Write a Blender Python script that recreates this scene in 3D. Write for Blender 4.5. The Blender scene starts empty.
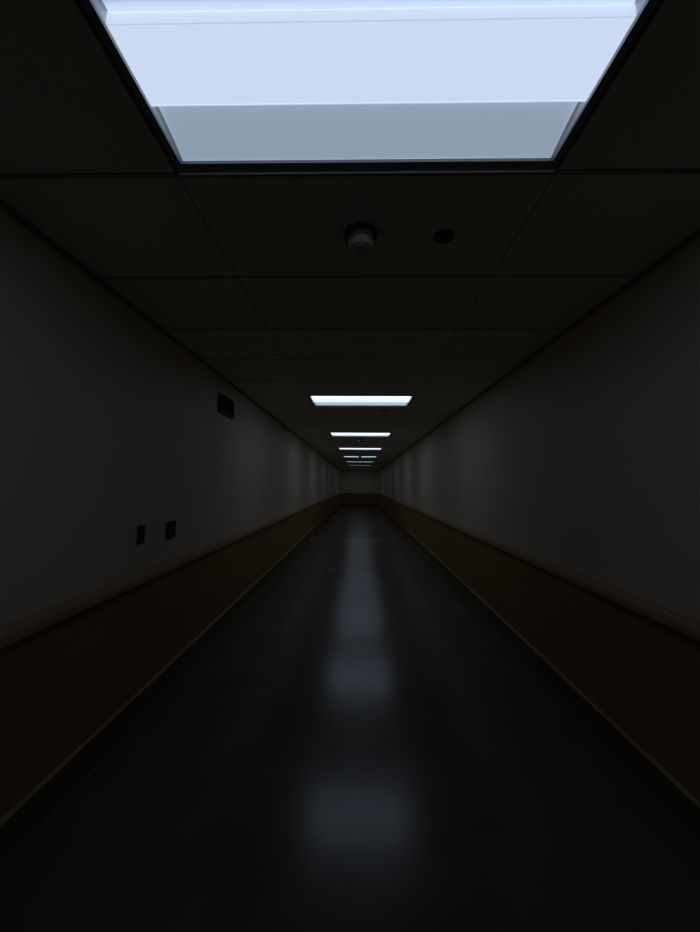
import bpy, bmesh, math, random
from mathutils import Vector, Matrix

random.seed(4)
scene = bpy.context.scene
col = scene.collection

# ------------------------------------------------------------------ dimensions (metres)
LX, RX = -1.292, 1.326          # wall faces
XC = 0.012                      # centre line of the ceiling tiles
CEIL = 2.376                    # ceiling plane
EYE = 1.376                     # camera height
D0, T = 1.18, 0.61              # first visible cross line of the grid, tile depth
Y0, Y1 = D0 - 6 * T, 24.6       # corridor ends
HALF = 0.61                     # half a tile's width

# ------------------------------------------------------------------ materials
def new_mat(name):
    m = bpy.data.materials.new(name)
    m.use_nodes = True
    nt = m.node_tree
    return m, nt, nt.nodes['Principled BSDF']

def mat(name, color, rough=0.5, metal=0.0, spec=0.5, var=0.0, scale=8.0, bump=0.0, bscale=60.0, emit=None, strength=0.0,
        stretch=(1, 1, 1)):
    m, nt, p = new_mat(name)
    p.inputs['Roughness'].default_value = rough
    p.inputs['Metallic'].default_value = metal
    p.inputs['Specular IOR Level'].default_value = spec
    p.inputs['Base Color'].default_value = (*color, 1)
    tc = nt.nodes.new('ShaderNodeTexCoord')
    mp = nt.nodes.new('ShaderNodeMapping')
    mp.inputs['Scale'].default_value = stretch
    nt.links.new(tc.outputs['Object'], mp.inputs['Vector'])
    if var > 0:
        n = nt.nodes.new('ShaderNodeTexNoise')
        n.inputs['Scale'].default_value = scale
        n.inputs['Detail'].default_value = 6
        nt.links.new(mp.outputs['Vector'], n.inputs['Vector'])
        r = nt.nodes.new('ShaderNodeValToRGB')
        r.color_ramp.elements[0].position = 0.3
        r.color_ramp.elements[1].position = 0.7
        r.color_ramp.elements[0].color = (*[c * (1 - var) for c in color], 1)
        r.color_ramp.elements[1].color = (*[min(1, c * (1 + var)) for c in color], 1)
        nt.links.new(n.outputs['Fac'], r.inputs['Fac'])
        nt.links.new(r.outputs['Color'], p.inputs['Base Color'])
    if bump > 0:
        n2 = nt.nodes.new('ShaderNodeTexNoise')
        n2.inputs['Scale'].default_value = bscale
        n2.inputs['Detail'].default_value = 3
        nt.links.new(mp.outputs['Vector'], n2.inputs['Vector'])
        b = nt.nodes.new('ShaderNodeBump')
        b.inputs['Strength'].default_value = bump
        b.inputs['Distance'].default_value = 0.01
        nt.links.new(n2.outputs['Fac'], b.inputs['Height'])
        nt.links.new(b.outputs['Normal'], p.inputs['Normal'])
    if emit:
        p.inputs['Emission Color'].default_value = (*emit, 1)
        p.inputs['Emission Strength'].default_value = strength
    return m

M = {}
M['wall'] = mat('painted_wall', (0.68, 0.585, 0.46), 0.55, spec=0.3, var=0.03, scale=2.0, bump=0.05, bscale=120)
M['wainscot'] = mat('brown_wainscot', (0.31, 0.21, 0.075), 0.5, spec=0.3, var=0.10, scale=5, stretch=(1, 0.3, 1))
M['rail'] = mat('taupe_rail', (0.42, 0.305, 0.185), 0.45, spec=0.4, var=0.06, scale=10)
M['base'] = mat('dark_baseboard', (0.15, 0.11, 0.06), 0.7, spec=0.2, var=0.08, scale=10)
M['ledge'] = mat('ledge_highlight', (0.42, 0.32, 0.21), 0.4, spec=0.5)
M['floor'] = mat('vinyl_floor', (0.14, 0.122, 0.098), 0.22, spec=0.48, var=0.12, scale=3.0, bump=0.03, bscale=30)
M['tile'] = mat('ceiling_tile', (0.80, 0.75, 0.66), 0.9, spec=0.1, var=0.05, scale=90, bump=0.15, bscale=160)
M['grid'] = mat('grid_metal', (0.16, 0.15, 0.14), 0.5, spec=0.4, var=0.02)
M['angle'] = mat('wall_angle_metal', (0.36, 0.32, 0.27), 0.6, spec=0.3, var=0.02)
M['frame'] = mat('fixture_frame', (0.30, 0.32, 0.34), 0.35, spec=0.5, var=0.02)
M['white'] = mat('fixture_white', (0.8, 0.8, 0.8), 0.4, spec=0.4, var=0.02)
M['strip'] = mat('metal_strip', (0.60, 0.60, 0.62), 0.22, metal=1.0, var=0.05)
M['black'] = mat('black_plastic', (0.012, 0.011, 0.010), 0.5, spec=0.3, var=0.05)
M['blackgloss'] = mat('black_gloss', (0.008, 0.008, 0.008), 0.35, spec=0.3, var=0.05)
M['darkmetal'] = mat('dark_bronze', (0.022, 0.018, 0.015), 0.5, spec=0.3, var=0.05)
M['darkplate'] = mat('dark_plate', (0.040, 0.034, 0.030), 0.5, spec=0.3, var=0.05)
M['detector'] = mat('detector_plastic', (0.62, 0.60, 0.58), 0.45, spec=0.4, var=0.02)
M['detbase'] = mat('detector_base', (0.05, 0.05, 0.055), 0.5, spec=0.3, var=0.02)

# ------------------------------------------------------------------ mesh helpers
def box(bm, x0, x1, y0, y1, z0, z1):
    v = [bm.verts.new(p) for p in ((x0, y0, z0), (x1, y0, z0), (x1, y1, z0), (x0, y1, z0),
                                   (x0, y0, z1), (x1, y0, z1), (x1, y1, z1), (x0, y1, z1))]
    fs = []
    for f in ((3, 2, 1, 0), (4, 5, 6, 7), (0, 1, 5, 4), (1, 2, 6, 5), (2, 3, 7, 6), (3, 0, 4, 7)):
        fs.append(bm.faces.new([v[i] for i in f]))
    return fs

def extrude_y(bm, prof, y0, y1):
    """closed (x,z) profile swept along y"""
    a = [bm.verts.new((x, y0, z)) for x, z in prof]
    b = [bm.verts.new((x, y1, z)) for x, z in prof]
    n = len(prof)
    for i in range(n):
        j = (i + 1) % n
        bm.faces.new((a[i], a[j], b[j], b[i]))
    bm.faces.new(a[::-1])
    bm.faces.new(b)

def extrude_x(bm, prof, x0, x1):
    """closed (y,z) profile swept along x"""
    a = [bm.verts.new((x0, y, z)) for y, z in prof]
    b = [bm.verts.new((x1, y, z)) for y, z in prof]
    n = len(prof)
    for i in range(n):
        j = (i + 1) % n
        bm.faces.new((a[i], a[j], b[j], b[i]))
    bm.faces.new(a[::-1])
    bm.faces.new(b)

def lathe(bm, prof, seg=40):
    """(r,z) profile turned round the z axis"""
    rings = []
    for r, z in prof:
        if r < 1e-6:
            rings.append([bm.verts.new((0, 0, z))])
        else:
            rings.append([bm.verts.new((r * math.cos(2 * math.pi * k / seg), r * math.sin(2 * math.pi * k / seg), z))
                          for k in range(seg)])
    for p, q in zip(rings, rings[1:]):
        for k in range(seg):
            l = (k + 1) % seg
            if len(p) == 1 and len(q) == 1:
                continue
            if len(p) == 1:
                bm.faces.new((p[0], q[l], q[k]))
            elif len(q) == 1:
                bm.faces.new((p[k], p[l], q[0]))
            else:
                bm.faces.new((p[k], p[l], q[l], q[k]))

def obj(name, bm, m, parent=None, bevel=0.0, smooth=False):
    bmesh.ops.recalc_face_normals(bm, faces=bm.faces)
    if bevel > 0:
        bmesh.ops.bevel(bm, geom=bm.edges[:], offset=bevel, segments=2, affect='EDGES', profile=0.6)
    me = bpy.data.meshes.new(name)
    bm.to_mesh(me)
    bm.free()
    me.materials.append(m)
    if smooth:
        for p in me.polygons:
            p.use_smooth = True
        me.set_sharp_from_angle(angle=math.radians(35))
    o = bpy.data.objects.new(name, me)
    col.objects.link(o)
    if parent:
        o.parent = parent
    return o

def struct(o):
    o['kind'] = 'structure'
    return o

def thing(name, label, cat, loc, rotz=0.0, group=None):
    o = bpy.data.objects.new(name, None)
    o.empty_display_size = 0.1
    col.objects.link(o)
    o.location = loc
    o.rotation_euler = (0, 0, rotz)
    o['label'] = label
    o['category'] = cat
    if group:
        o['group'] = group
    return o

def dup(src, loc, label):
    r = src.copy()
    col.objects.link(r)
    r.location = loc
    r['label'] = label
    for ch in list(src.children):
        c = ch.copy()
        col.objects.link(c)
        c.parent = r
        for g in ch.children:
            d = g.copy()
            col.objects.link(d)
            d.parent = c
    return r

# ------------------------------------------------------------------ the shell
bm = bmesh.new(); box(bm, LX - 0.12, RX + 0.12, Y0 - 0.12, Y1 + 0.12, -0.1, 0.0)
struct(obj('floor', bm, M['floor']))

WT = 2.60
bm = bmesh.new(); box(bm, LX - 0.12, LX, Y0, Y1, 0, WT)
wall_l = struct(obj('wall_left', bm, M['wall']))
bm = bmesh.new(); box(bm, RX, RX + 0.12, Y0, Y1, 0, WT)
wall_r = struct(obj('wall_right', bm, M['wall']))
bm = bmesh.new(); box(bm, LX - 0.12, RX + 0.12, Y1, Y1 + 0.12, 0, WT)
wall_e = struct(obj('wall_far', bm, M['wall']))
bm = bmesh.new(); box(bm, LX - 0.12, RX + 0.12, Y0 - 0.12, Y0, 0, WT)
struct(obj('wall_near', bm, M['wall']))

# brown lower wall panelling, 12 mm proud of the paint
RT, RB = EYE - 0.520, EYE - 0.588       # rail top and bottom
BT = EYE - 1.2076                       # baseboard top
bm = bmesh.new(); box(bm, LX, LX + 0.012, Y0, Y1, 0.02, RT - 0.01)
obj('wainscot', bm, M['wainscot'], wall_l)
bm = bmesh.new(); box(bm, RX - 0.012, RX, Y0, Y1, 0.02, RT - 0.01)
obj('wainscot', bm, M['wainscot'], wall_r)
bm = bmesh.new(); box(bm, LX + 0.012, RX - 0.012, Y1 - 0.012, Y1, 0.02, RT - 0.01)
obj('wainscot', bm, M['wainscot'], wall_e)

# wall guard rails
def rail_prof(x, s):
    pr = [(0.0, RB + 0.004), (0.040, RB + 0.004), (0.044, RB + 0.008), (0.046, RB + 0.016), (0.044, RT - 0.012),
          (0.038, RT - 0.003), (0.030, RT), (0.0, RT)]
    return [(x + s * a, z) for a, z in pr]
bm = bmesh.new(); extrude_y(bm, rail_prof(LX, 1), Y0, Y1)
struct(obj('trim_1', bm, M['rail'], smooth=True))
bm = bmesh.new(); extrude_y(bm, rail_prof(RX, -1), Y0, Y1)
struct(obj('trim_2', bm, M['rail'], smooth=True))
bm = bmesh.new(); extrude_x(bm, rail_prof(Y1, -1), LX + 0.047, RX - 0.047)
struct(obj('trim_3', bm, M['rail'], smooth=True))

# baseboards; the rounded ledge's lighter colour paints in its top highlight
def base_prof(x, s):
    pr = [(0, 0), (0.040, 0), (0.040, 0.006), (0.030, 0.012), (0.026, 0.03), (0.026, BT - 0.012), (0.0, BT - 0.012)]
    return [(x + s * a, z) for a, z in pr]
def ledge_prof(x, s):
    pr = [(0, BT - 0.012), (0.029, BT - 0.012), (0.031, BT - 0.007), (0.028, BT - 0.002), (0.022, BT), (0, BT)]
    return [(x + s * a, z) for a, z in pr]
for nm, fn, x, s, a, b in (('baseboard_left', extrude_y, LX, 1, Y0, Y1), ('baseboard_right', extrude_y, RX, -1, Y0, Y1),
                           ('baseboard_far', extrude_x, Y1, -1, LX + 0.041, RX - 0.041)):
    bm = bmesh.new(); fn(bm, base_prof(x, s), a, b)
    o = struct(obj(nm, bm, M['base'], smooth=True))
    bm = bmesh.new(); fn(bm, ledge_prof(x, s), a, b)
    obj('ledge', bm, M['ledge'], o, smooth=True)

# metal joint strip across the floor
bm = bmesh.new(); 
extrude_x(bm, [(9.605 + 0.022 * math.cos(math.pi * i / 12), 0.006 * math.sin(math.pi * i / 12)) for i in range(13)], LX + 0.041, RX - 0.041)
struct(obj('trim_4', bm, M['strip'], smooth=True))

# ------------------------------------------------------------------ ceiling: lay-in tiles on a grid
LIGHT_ROWS = [-1, 5, 10, 15, 20, 25, 30, 35]           # the tile rows that hold a light; the last is an added one
rows = range(-6, int((Y1 - D0) / T) + 2)
xs = [LX, XC - HALF, XC + HALF, RX]
G, GX = 0.011, 0.003
bm = bmesh.new()
for k in rows:
    y0 = D0 + k * T; y1 = min(y0 + T, Y1)
    if y1 - y0 < 0.05:
        continue
    for c in range(3):
        if c == 1 and k in LIGHT_ROWS:
            continue
        ga = 0.0 if c == 0 else GX
        gb = 0.0 if c == 2 else GX
        box(bm, xs[c] + ga, xs[c + 1] - gb, y0 + G, y1 - G, CEIL, CEIL + 0.015)
ceil = struct(obj('ceiling', bm, M['tile']))
bm = bmesh.new()
for x in xs[1:3]:
    box(bm, x - 0.012, x + 0.012, Y0, Y1, CEIL + 0.016, CEIL + 0.03)
for k in rows:
    y = D0 + k * T
    if y > Y1:
        continue
    for c in range(3):
        box(bm, xs[c] + 0.0125 * (c > 0), xs[c + 1] - 0.0125 * (c < 2), y - 0.012, y + 0.012, CEIL + 0.016, CEIL + 0.03)
obj('grid', bm, M['grid'], ceil)
bm = bmesh.new()
for x, s in ((LX, 1), (RX, -1)):
    pr = [(x, CEIL - 0.022), (x + s * 0.002, CEIL - 0.022), (x + s * 0.002, CEIL - 0.002), (x + s * 0.022, CEIL - 0.002),
          (x + s * 0.022, CEIL), (x, CEIL)]
    extrude_y(bm, pr, Y0, Y1)
obj('wall_angle', bm, M['angle'], ceil)

# ------------------------------------------------------------------ recessed ceiling lights
# glow set per fixture to fade down the row: (centre lens, lens side, wing)
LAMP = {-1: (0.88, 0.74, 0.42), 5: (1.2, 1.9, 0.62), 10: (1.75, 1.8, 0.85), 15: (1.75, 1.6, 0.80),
        20: (1.5, 0.8, 0.42), 25: (1.4, 0.30, 0.17), 30: (1.4, 0.15, 0.09), 35: (2.4, 0.05, 0.03)}  # last entry: added fixture, strong lens to brighten the end wall
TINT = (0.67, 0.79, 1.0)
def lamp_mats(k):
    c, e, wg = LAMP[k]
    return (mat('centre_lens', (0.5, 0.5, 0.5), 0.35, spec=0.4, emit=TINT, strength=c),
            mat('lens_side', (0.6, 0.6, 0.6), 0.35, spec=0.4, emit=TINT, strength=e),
            mat('wing_panel', (0.76, 0.82, 0.94), 0.30, metal=0.55, spec=0.5, emit=(0.62, 0.77, 1.0), strength=wg))  # wing glow is put in as emission, in place of reflected lens light

W, D = 0.600, 0.298            # outer half sizes of a fixture
w, d = 0.578, 0.262            # half sizes of its opening
def make_light(k, loc, label):
    t = thing('ceiling_light', label, 'ceiling light', loc, 0, 'recessed lights along the corridor ceiling')
    m_lens, m_side, m_wing = lamp_mats(k)
    bm = bmesh.new()
    box(bm, -W, W, -D, -d, 0.0006, 0.010)
    box(bm, -W, W, d, D, 0.0006, 0.010)
    box(bm, -W, -w, -d, d, 0.0006, 0.010)
    box(bm, w, W, -d, d, 0.0006, 0.010)
    obj('frame', bm, M['frame'], t)
    bm = bmesh.new()
    box(bm, -W, W, D - 0.0025, D, -0.0055, 0.0005)
    box(bm, -W, W, -D, -D + 0.0025, -0.0055, 0.0005)
    obj('glint_lip', bm, M['white'], t)  # thin white edge added to catch the lens light as a bright line
    bm = bmesh.new()
    box(bm, -W, W, -D, D, 0.100, 0.104)
    box(bm, -W, W, -D, -D + 0.003, 0.0105, 0.0995)
    box(bm, -W, W, D - 0.003, D, 0.0105, 0.0995)
    obj('housing', bm, M['grid'], t)
    for s in (-1, 1):
        bm = bmesh.new()
        x0, x1 = sorted((s * (w + 0.001), s * (w + 0.005)))
        box(bm, x0, x1, -D + 0.004, D - 0.004, 0.0105, 0.0995)
        obj('end_plate', bm, M['white'], t)
    q = 0.092                                  # half depth of the hanging centre lens
    for s in (-1, 1):
        # sloping side wing, with a narrow dark slit left at both ends
        bm = bmesh.new()
        pr = []
        for i in range(7):
            u = i / 6
            pr.append((s * (d + 0.004 + (q + 0.0006 - d - 0.004) * u), 0.0110 + 0.027 * u + 0.005 * math.sin(math.pi * u)))
        extrude_x(bm, pr + [(y, z + 0.0025) for y, z in pr[::-1]], -w + 0.006, w - 0.006)
        obj('wing_panel', bm, m_wing, t, smooth=True)
        # upright side of the centre lens
        bm = bmesh.new()
        y0, y1 = sorted((s * q, s * (q - 0.003)))
        box(bm, -w + 0.001, w - 0.001, y0, y1, 0.0118, 0.042)
        obj('lens_side', bm, m_side, t)
    # gently bowed centre lens
    bm = bmesh.new()
    lo = []
    for i in range(13):
        y = -(q - 0.0032) + 2 * (q - 0.0032) * i / 12
        lo.append((y, 0.0128 - 0.002 * (1 - (y / q) ** 2)))
    extrude_x(bm, lo + [(y, z + 0.0025) for y, z in lo[::-1]], -w + 0.001, w - 0.001)
    obj('centre_lens', bm, m_lens, t, smooth=True)
    return t

def light_loc(k):
    return (XC, D0 + (k + 0.5) * T, CEIL)
LL = ['large glowing ceiling light overhead, filling the top of the picture',
      'second lit ceiling light, the first whole white bar down the corridor',
      'third lit ceiling light along the corridor, a short bar with a detector just behind it',
      'fourth lit ceiling light along the corridor, a thin white line',
      'fifth lit ceiling light, a thin grey line notched by a detector in front',
      'sixth ceiling light of the row, a dim line just beyond the notched one',
      'seventh ceiling light, a faint grey streak at the far end of the row',
      'added ceiling light that brightens the end wall, close in front of it']
first = make_light(LIGHT_ROWS[0], light_loc(LIGHT_ROWS[0]), LL[0])
for k, lab in zip(LIGHT_ROWS[1:], LL[1:]):
    t = dup(first, light_loc(k), lab)
    own = dict(zip(('centre_lens', 'lens_side', 'wing_panel'), lamp_mats(k)))
    for ch in t.children:
        nm = ch.name.split('.')[0]
        if nm in own:
            ch.material_slots[0].link = 'OBJECT'
            ch.material_slots[0].material = own[nm]

# ------------------------------------------------------------------ detectors and black discs on the ceiling
def make_detector(loc, label):
    t = thing('smoke_detector', label, 'smoke detector', loc, 0, 'smoke detectors on the corridor ceiling')
    bm = bmesh.new()
    lathe(bm, [(0, 0), (0.064, 0), (0.066, -0.004), (0.064, -0.012), (0.058, -0.016), (0, -0.016)])
    obj('base', bm, M['detbase'], t, smooth=True)
    bm = bmesh.new()
    lathe(bm, [(0, -0.0165), (0.050, -0.0165), (0.051, -0.022), (0.049, -0.055), (0.044, -0.062), (0.030, -0.065), (0.028, -0.067), (0, -0.067)])
    obj('body', bm, M['detector'], t, smooth=True)
    bm = bmesh.new()
    for z in (-0.027, -0.033):
        lathe(bm, [(0.0512, z), (0.0518, z - 0.001), (0.0512, z - 0.003), (0.0500, z - 0.001), (0.0512, z)])
    obj('vent_slots', bm, M['detbase'], t, smooth=True)
    return t
det = make_detector((0.0, 1.47, CEIL), 'near smoke detector on the ceiling tile just beyond the overhead light')
dup(det, (-0.012, 8.25, CEIL), 'small pale smoke detector on the ceiling just behind the third light')
dup(det, (0.01, 12.95, CEIL), 'tiny far smoke detector on the ceiling right in front of the fifth light')

t0 = thing('ceiling_sensor', 'round black disc on the ceiling to the right of the near detector', 'sensor', (0.333, 1.49, CEIL), 0, 'black round discs on the ceiling')
bm = bmesh.new()
lathe(bm, [(0.030, 0), (0.042, 0), (0.042, -0.003), (0.038, -0.006), (0.030, -0.004), (0.030, 0)])
obj('ring', bm, M['black'], t0, smooth=True)
bm = bmesh.new()
lathe(bm, [(0.0299, 0), (0.0299, -0.003), (0.022, -0.008), (0.010, -0.011), (0, -0.0115)])
obj('dome', bm, M['blackgloss'], t0, smooth=True)
dup(t0, (0.325, D0 + 6.45 * T, CEIL), 'small black disc on the ceiling just behind the second light')

# ------------------------------------------------------------------ things on the left wall
HP = math.pi / 2
# dark grille high up (local: width along x, out of the wall along -y; turned to face +x)
def wall_thing(name, label, cat, y, z):
    return thing(name, label, cat, (LX, y, z), HP)
g = wall_thing('wall_vent', 'dark rectangular grille high on the left wall near the ceiling', 'vent', 3.605, 2.118)
W2, H2 = 0.185, 0.09
bm = bmesh.new()
box(bm, -W2, W2, -0.006, 0, -H2, H2)
obj('backing', bm, M['black'], g)
bm = bmesh.new()
for a in ((-W2, W2, H2 - 0.014, H2), (-W2, W2, -H2, -H2 + 0.014), (-W2, -W2 + 0.014, -H2 + 0.014, H2 - 0.014), (W2 - 0.014, W2, -H2 + 0.014, H2 - 0.014),
          (-0.006, 0.006, -H2 + 0.014, H2 - 0.014)):
    box(bm, a[0], a[1], -0.022, -0.006, a[2], a[3])
obj('frame', bm, M['darkmetal'], g)
for i in range(7):
    z = -H2 + 0.026 + i * (2 * H2 - 0.052) / 6
    for a, b in ((-W2 + 0.0145, -0.0065), (0.0065, W2 - 0.0145)):
        bm = bmesh.new()
        extrude_x(bm, [(-0.008, z + 0.006), (-0.020, z - 0.005), (-0.020, z - 0.007), (-0.008, z + 0.004)], a, b)
        obj('slat', bm, M['darkmetal'], g)

def switch(y, z, gangs, label):
    t = wall_thing('light_switch', label, 'light switch', y, z)
    w = 0.036 if gangs == 1 else 0.066
    h = 0.054 if gangs == 1 else 0.060
    bm = bmesh.new(); box(bm, -w, w, -0.006, 0, -h, h)
    obj('plate', bm, M['darkplate'], t, bevel=0.0018)
    for i in range(gangs):
        cx = 0 if gangs == 1 else (-0.029 + 0.058 * i)
        bm = bmesh.new()
        extrude_x(bm, [(-0.0062, -0.033), (-0.0095, -0.033), (-0.0075, 0), (-0.0120, 0.033), (-0.0062, 0.033)], cx - 0.016, cx + 0.016)
        obj('rocker', bm, M['black'], t)
        for s in (-1, 1):
            bm = bmesh.new()
            lathe(bm, [(0, 0), (0.0035, 0), (0.0030, 0.0012), (0, 0.0016)], 12)
            bmesh.ops.rotate(bm, cent=(0, 0, 0), matrix=Matrix.Rotation(HP, 3, 'X'), verts=bm.verts)
            bmesh.ops.translate(bm, vec=(cx, -0.0061, s * 0.045), verts=bm.verts)
            obj('screw', bm, M['darkmetal'], t)
    return t
switch(2.248, 1.073, 1, 'narrow dark switch plate on the left wall, the left one of the two')
switch(2.605, 1.058, 2, 'wider dark switch plate on the left wall, the right one of the two')

# ------------------------------------------------------------------ world, camera, view
w = bpy.data.worlds.new('World'); scene.world = w
w.use_nodes = True
w.node_tree.nodes['Background'].inputs['Color'].default_value = (0, 0, 0, 1)
w.node_tree.nodes['Background'].inputs['Strength'].default_value = 0.0

yaw, pitch, roll = (math.radians(v) for v in (1.0225, 2.8114, 0.3903))
fw = Vector((-math.sin(yaw) * math.cos(pitch), math.cos(yaw) * math.cos(pitch), math.sin(pitch)))
rt = Vector((math.cos(yaw), math.sin(yaw), 0)); up = rt.cross(fw)
r2 = rt * math.cos(roll) + up * math.sin(roll); u2 = -rt * math.sin(roll) + up * math.cos(roll)
cam = bpy.data.cameras.new('Camera')
cam.sensor_fit = 'HORIZONTAL'; cam.sensor_width = 36.0
cam.lens = 381.26 / 700 * 36.0
cam.shift_x = -2.85 / 700
cam.clip_start = 0.01; cam.clip_end = 200
co = bpy.data.objects.new('Camera', cam); col.objects.link(co)
co.matrix_world = Matrix(((r2.x, u2.x, -fw.x, 0), (r2.y, u2.y, -fw.y, 0), (r2.z, u2.z, -fw.z, EYE), (0, 0, 0, 1)))
scene.camera = co

vs = scene.view_settings
scene.display_settings.display_device = 'sRGB'
vs.view_transform = 'Standard'; vs.look = 'None'
vs.exposure = 0.0; vs.gamma = 1.0; vs.use_curve_mapping = False
scene.cycles.max_bounces = 10
scene.cycles.diffuse_bounces = 6
scene.cycles.glossy_bounces = 4
scene.cycles.sample_clamp_indirect = 2.0
scene.cycles.use_denoising = True
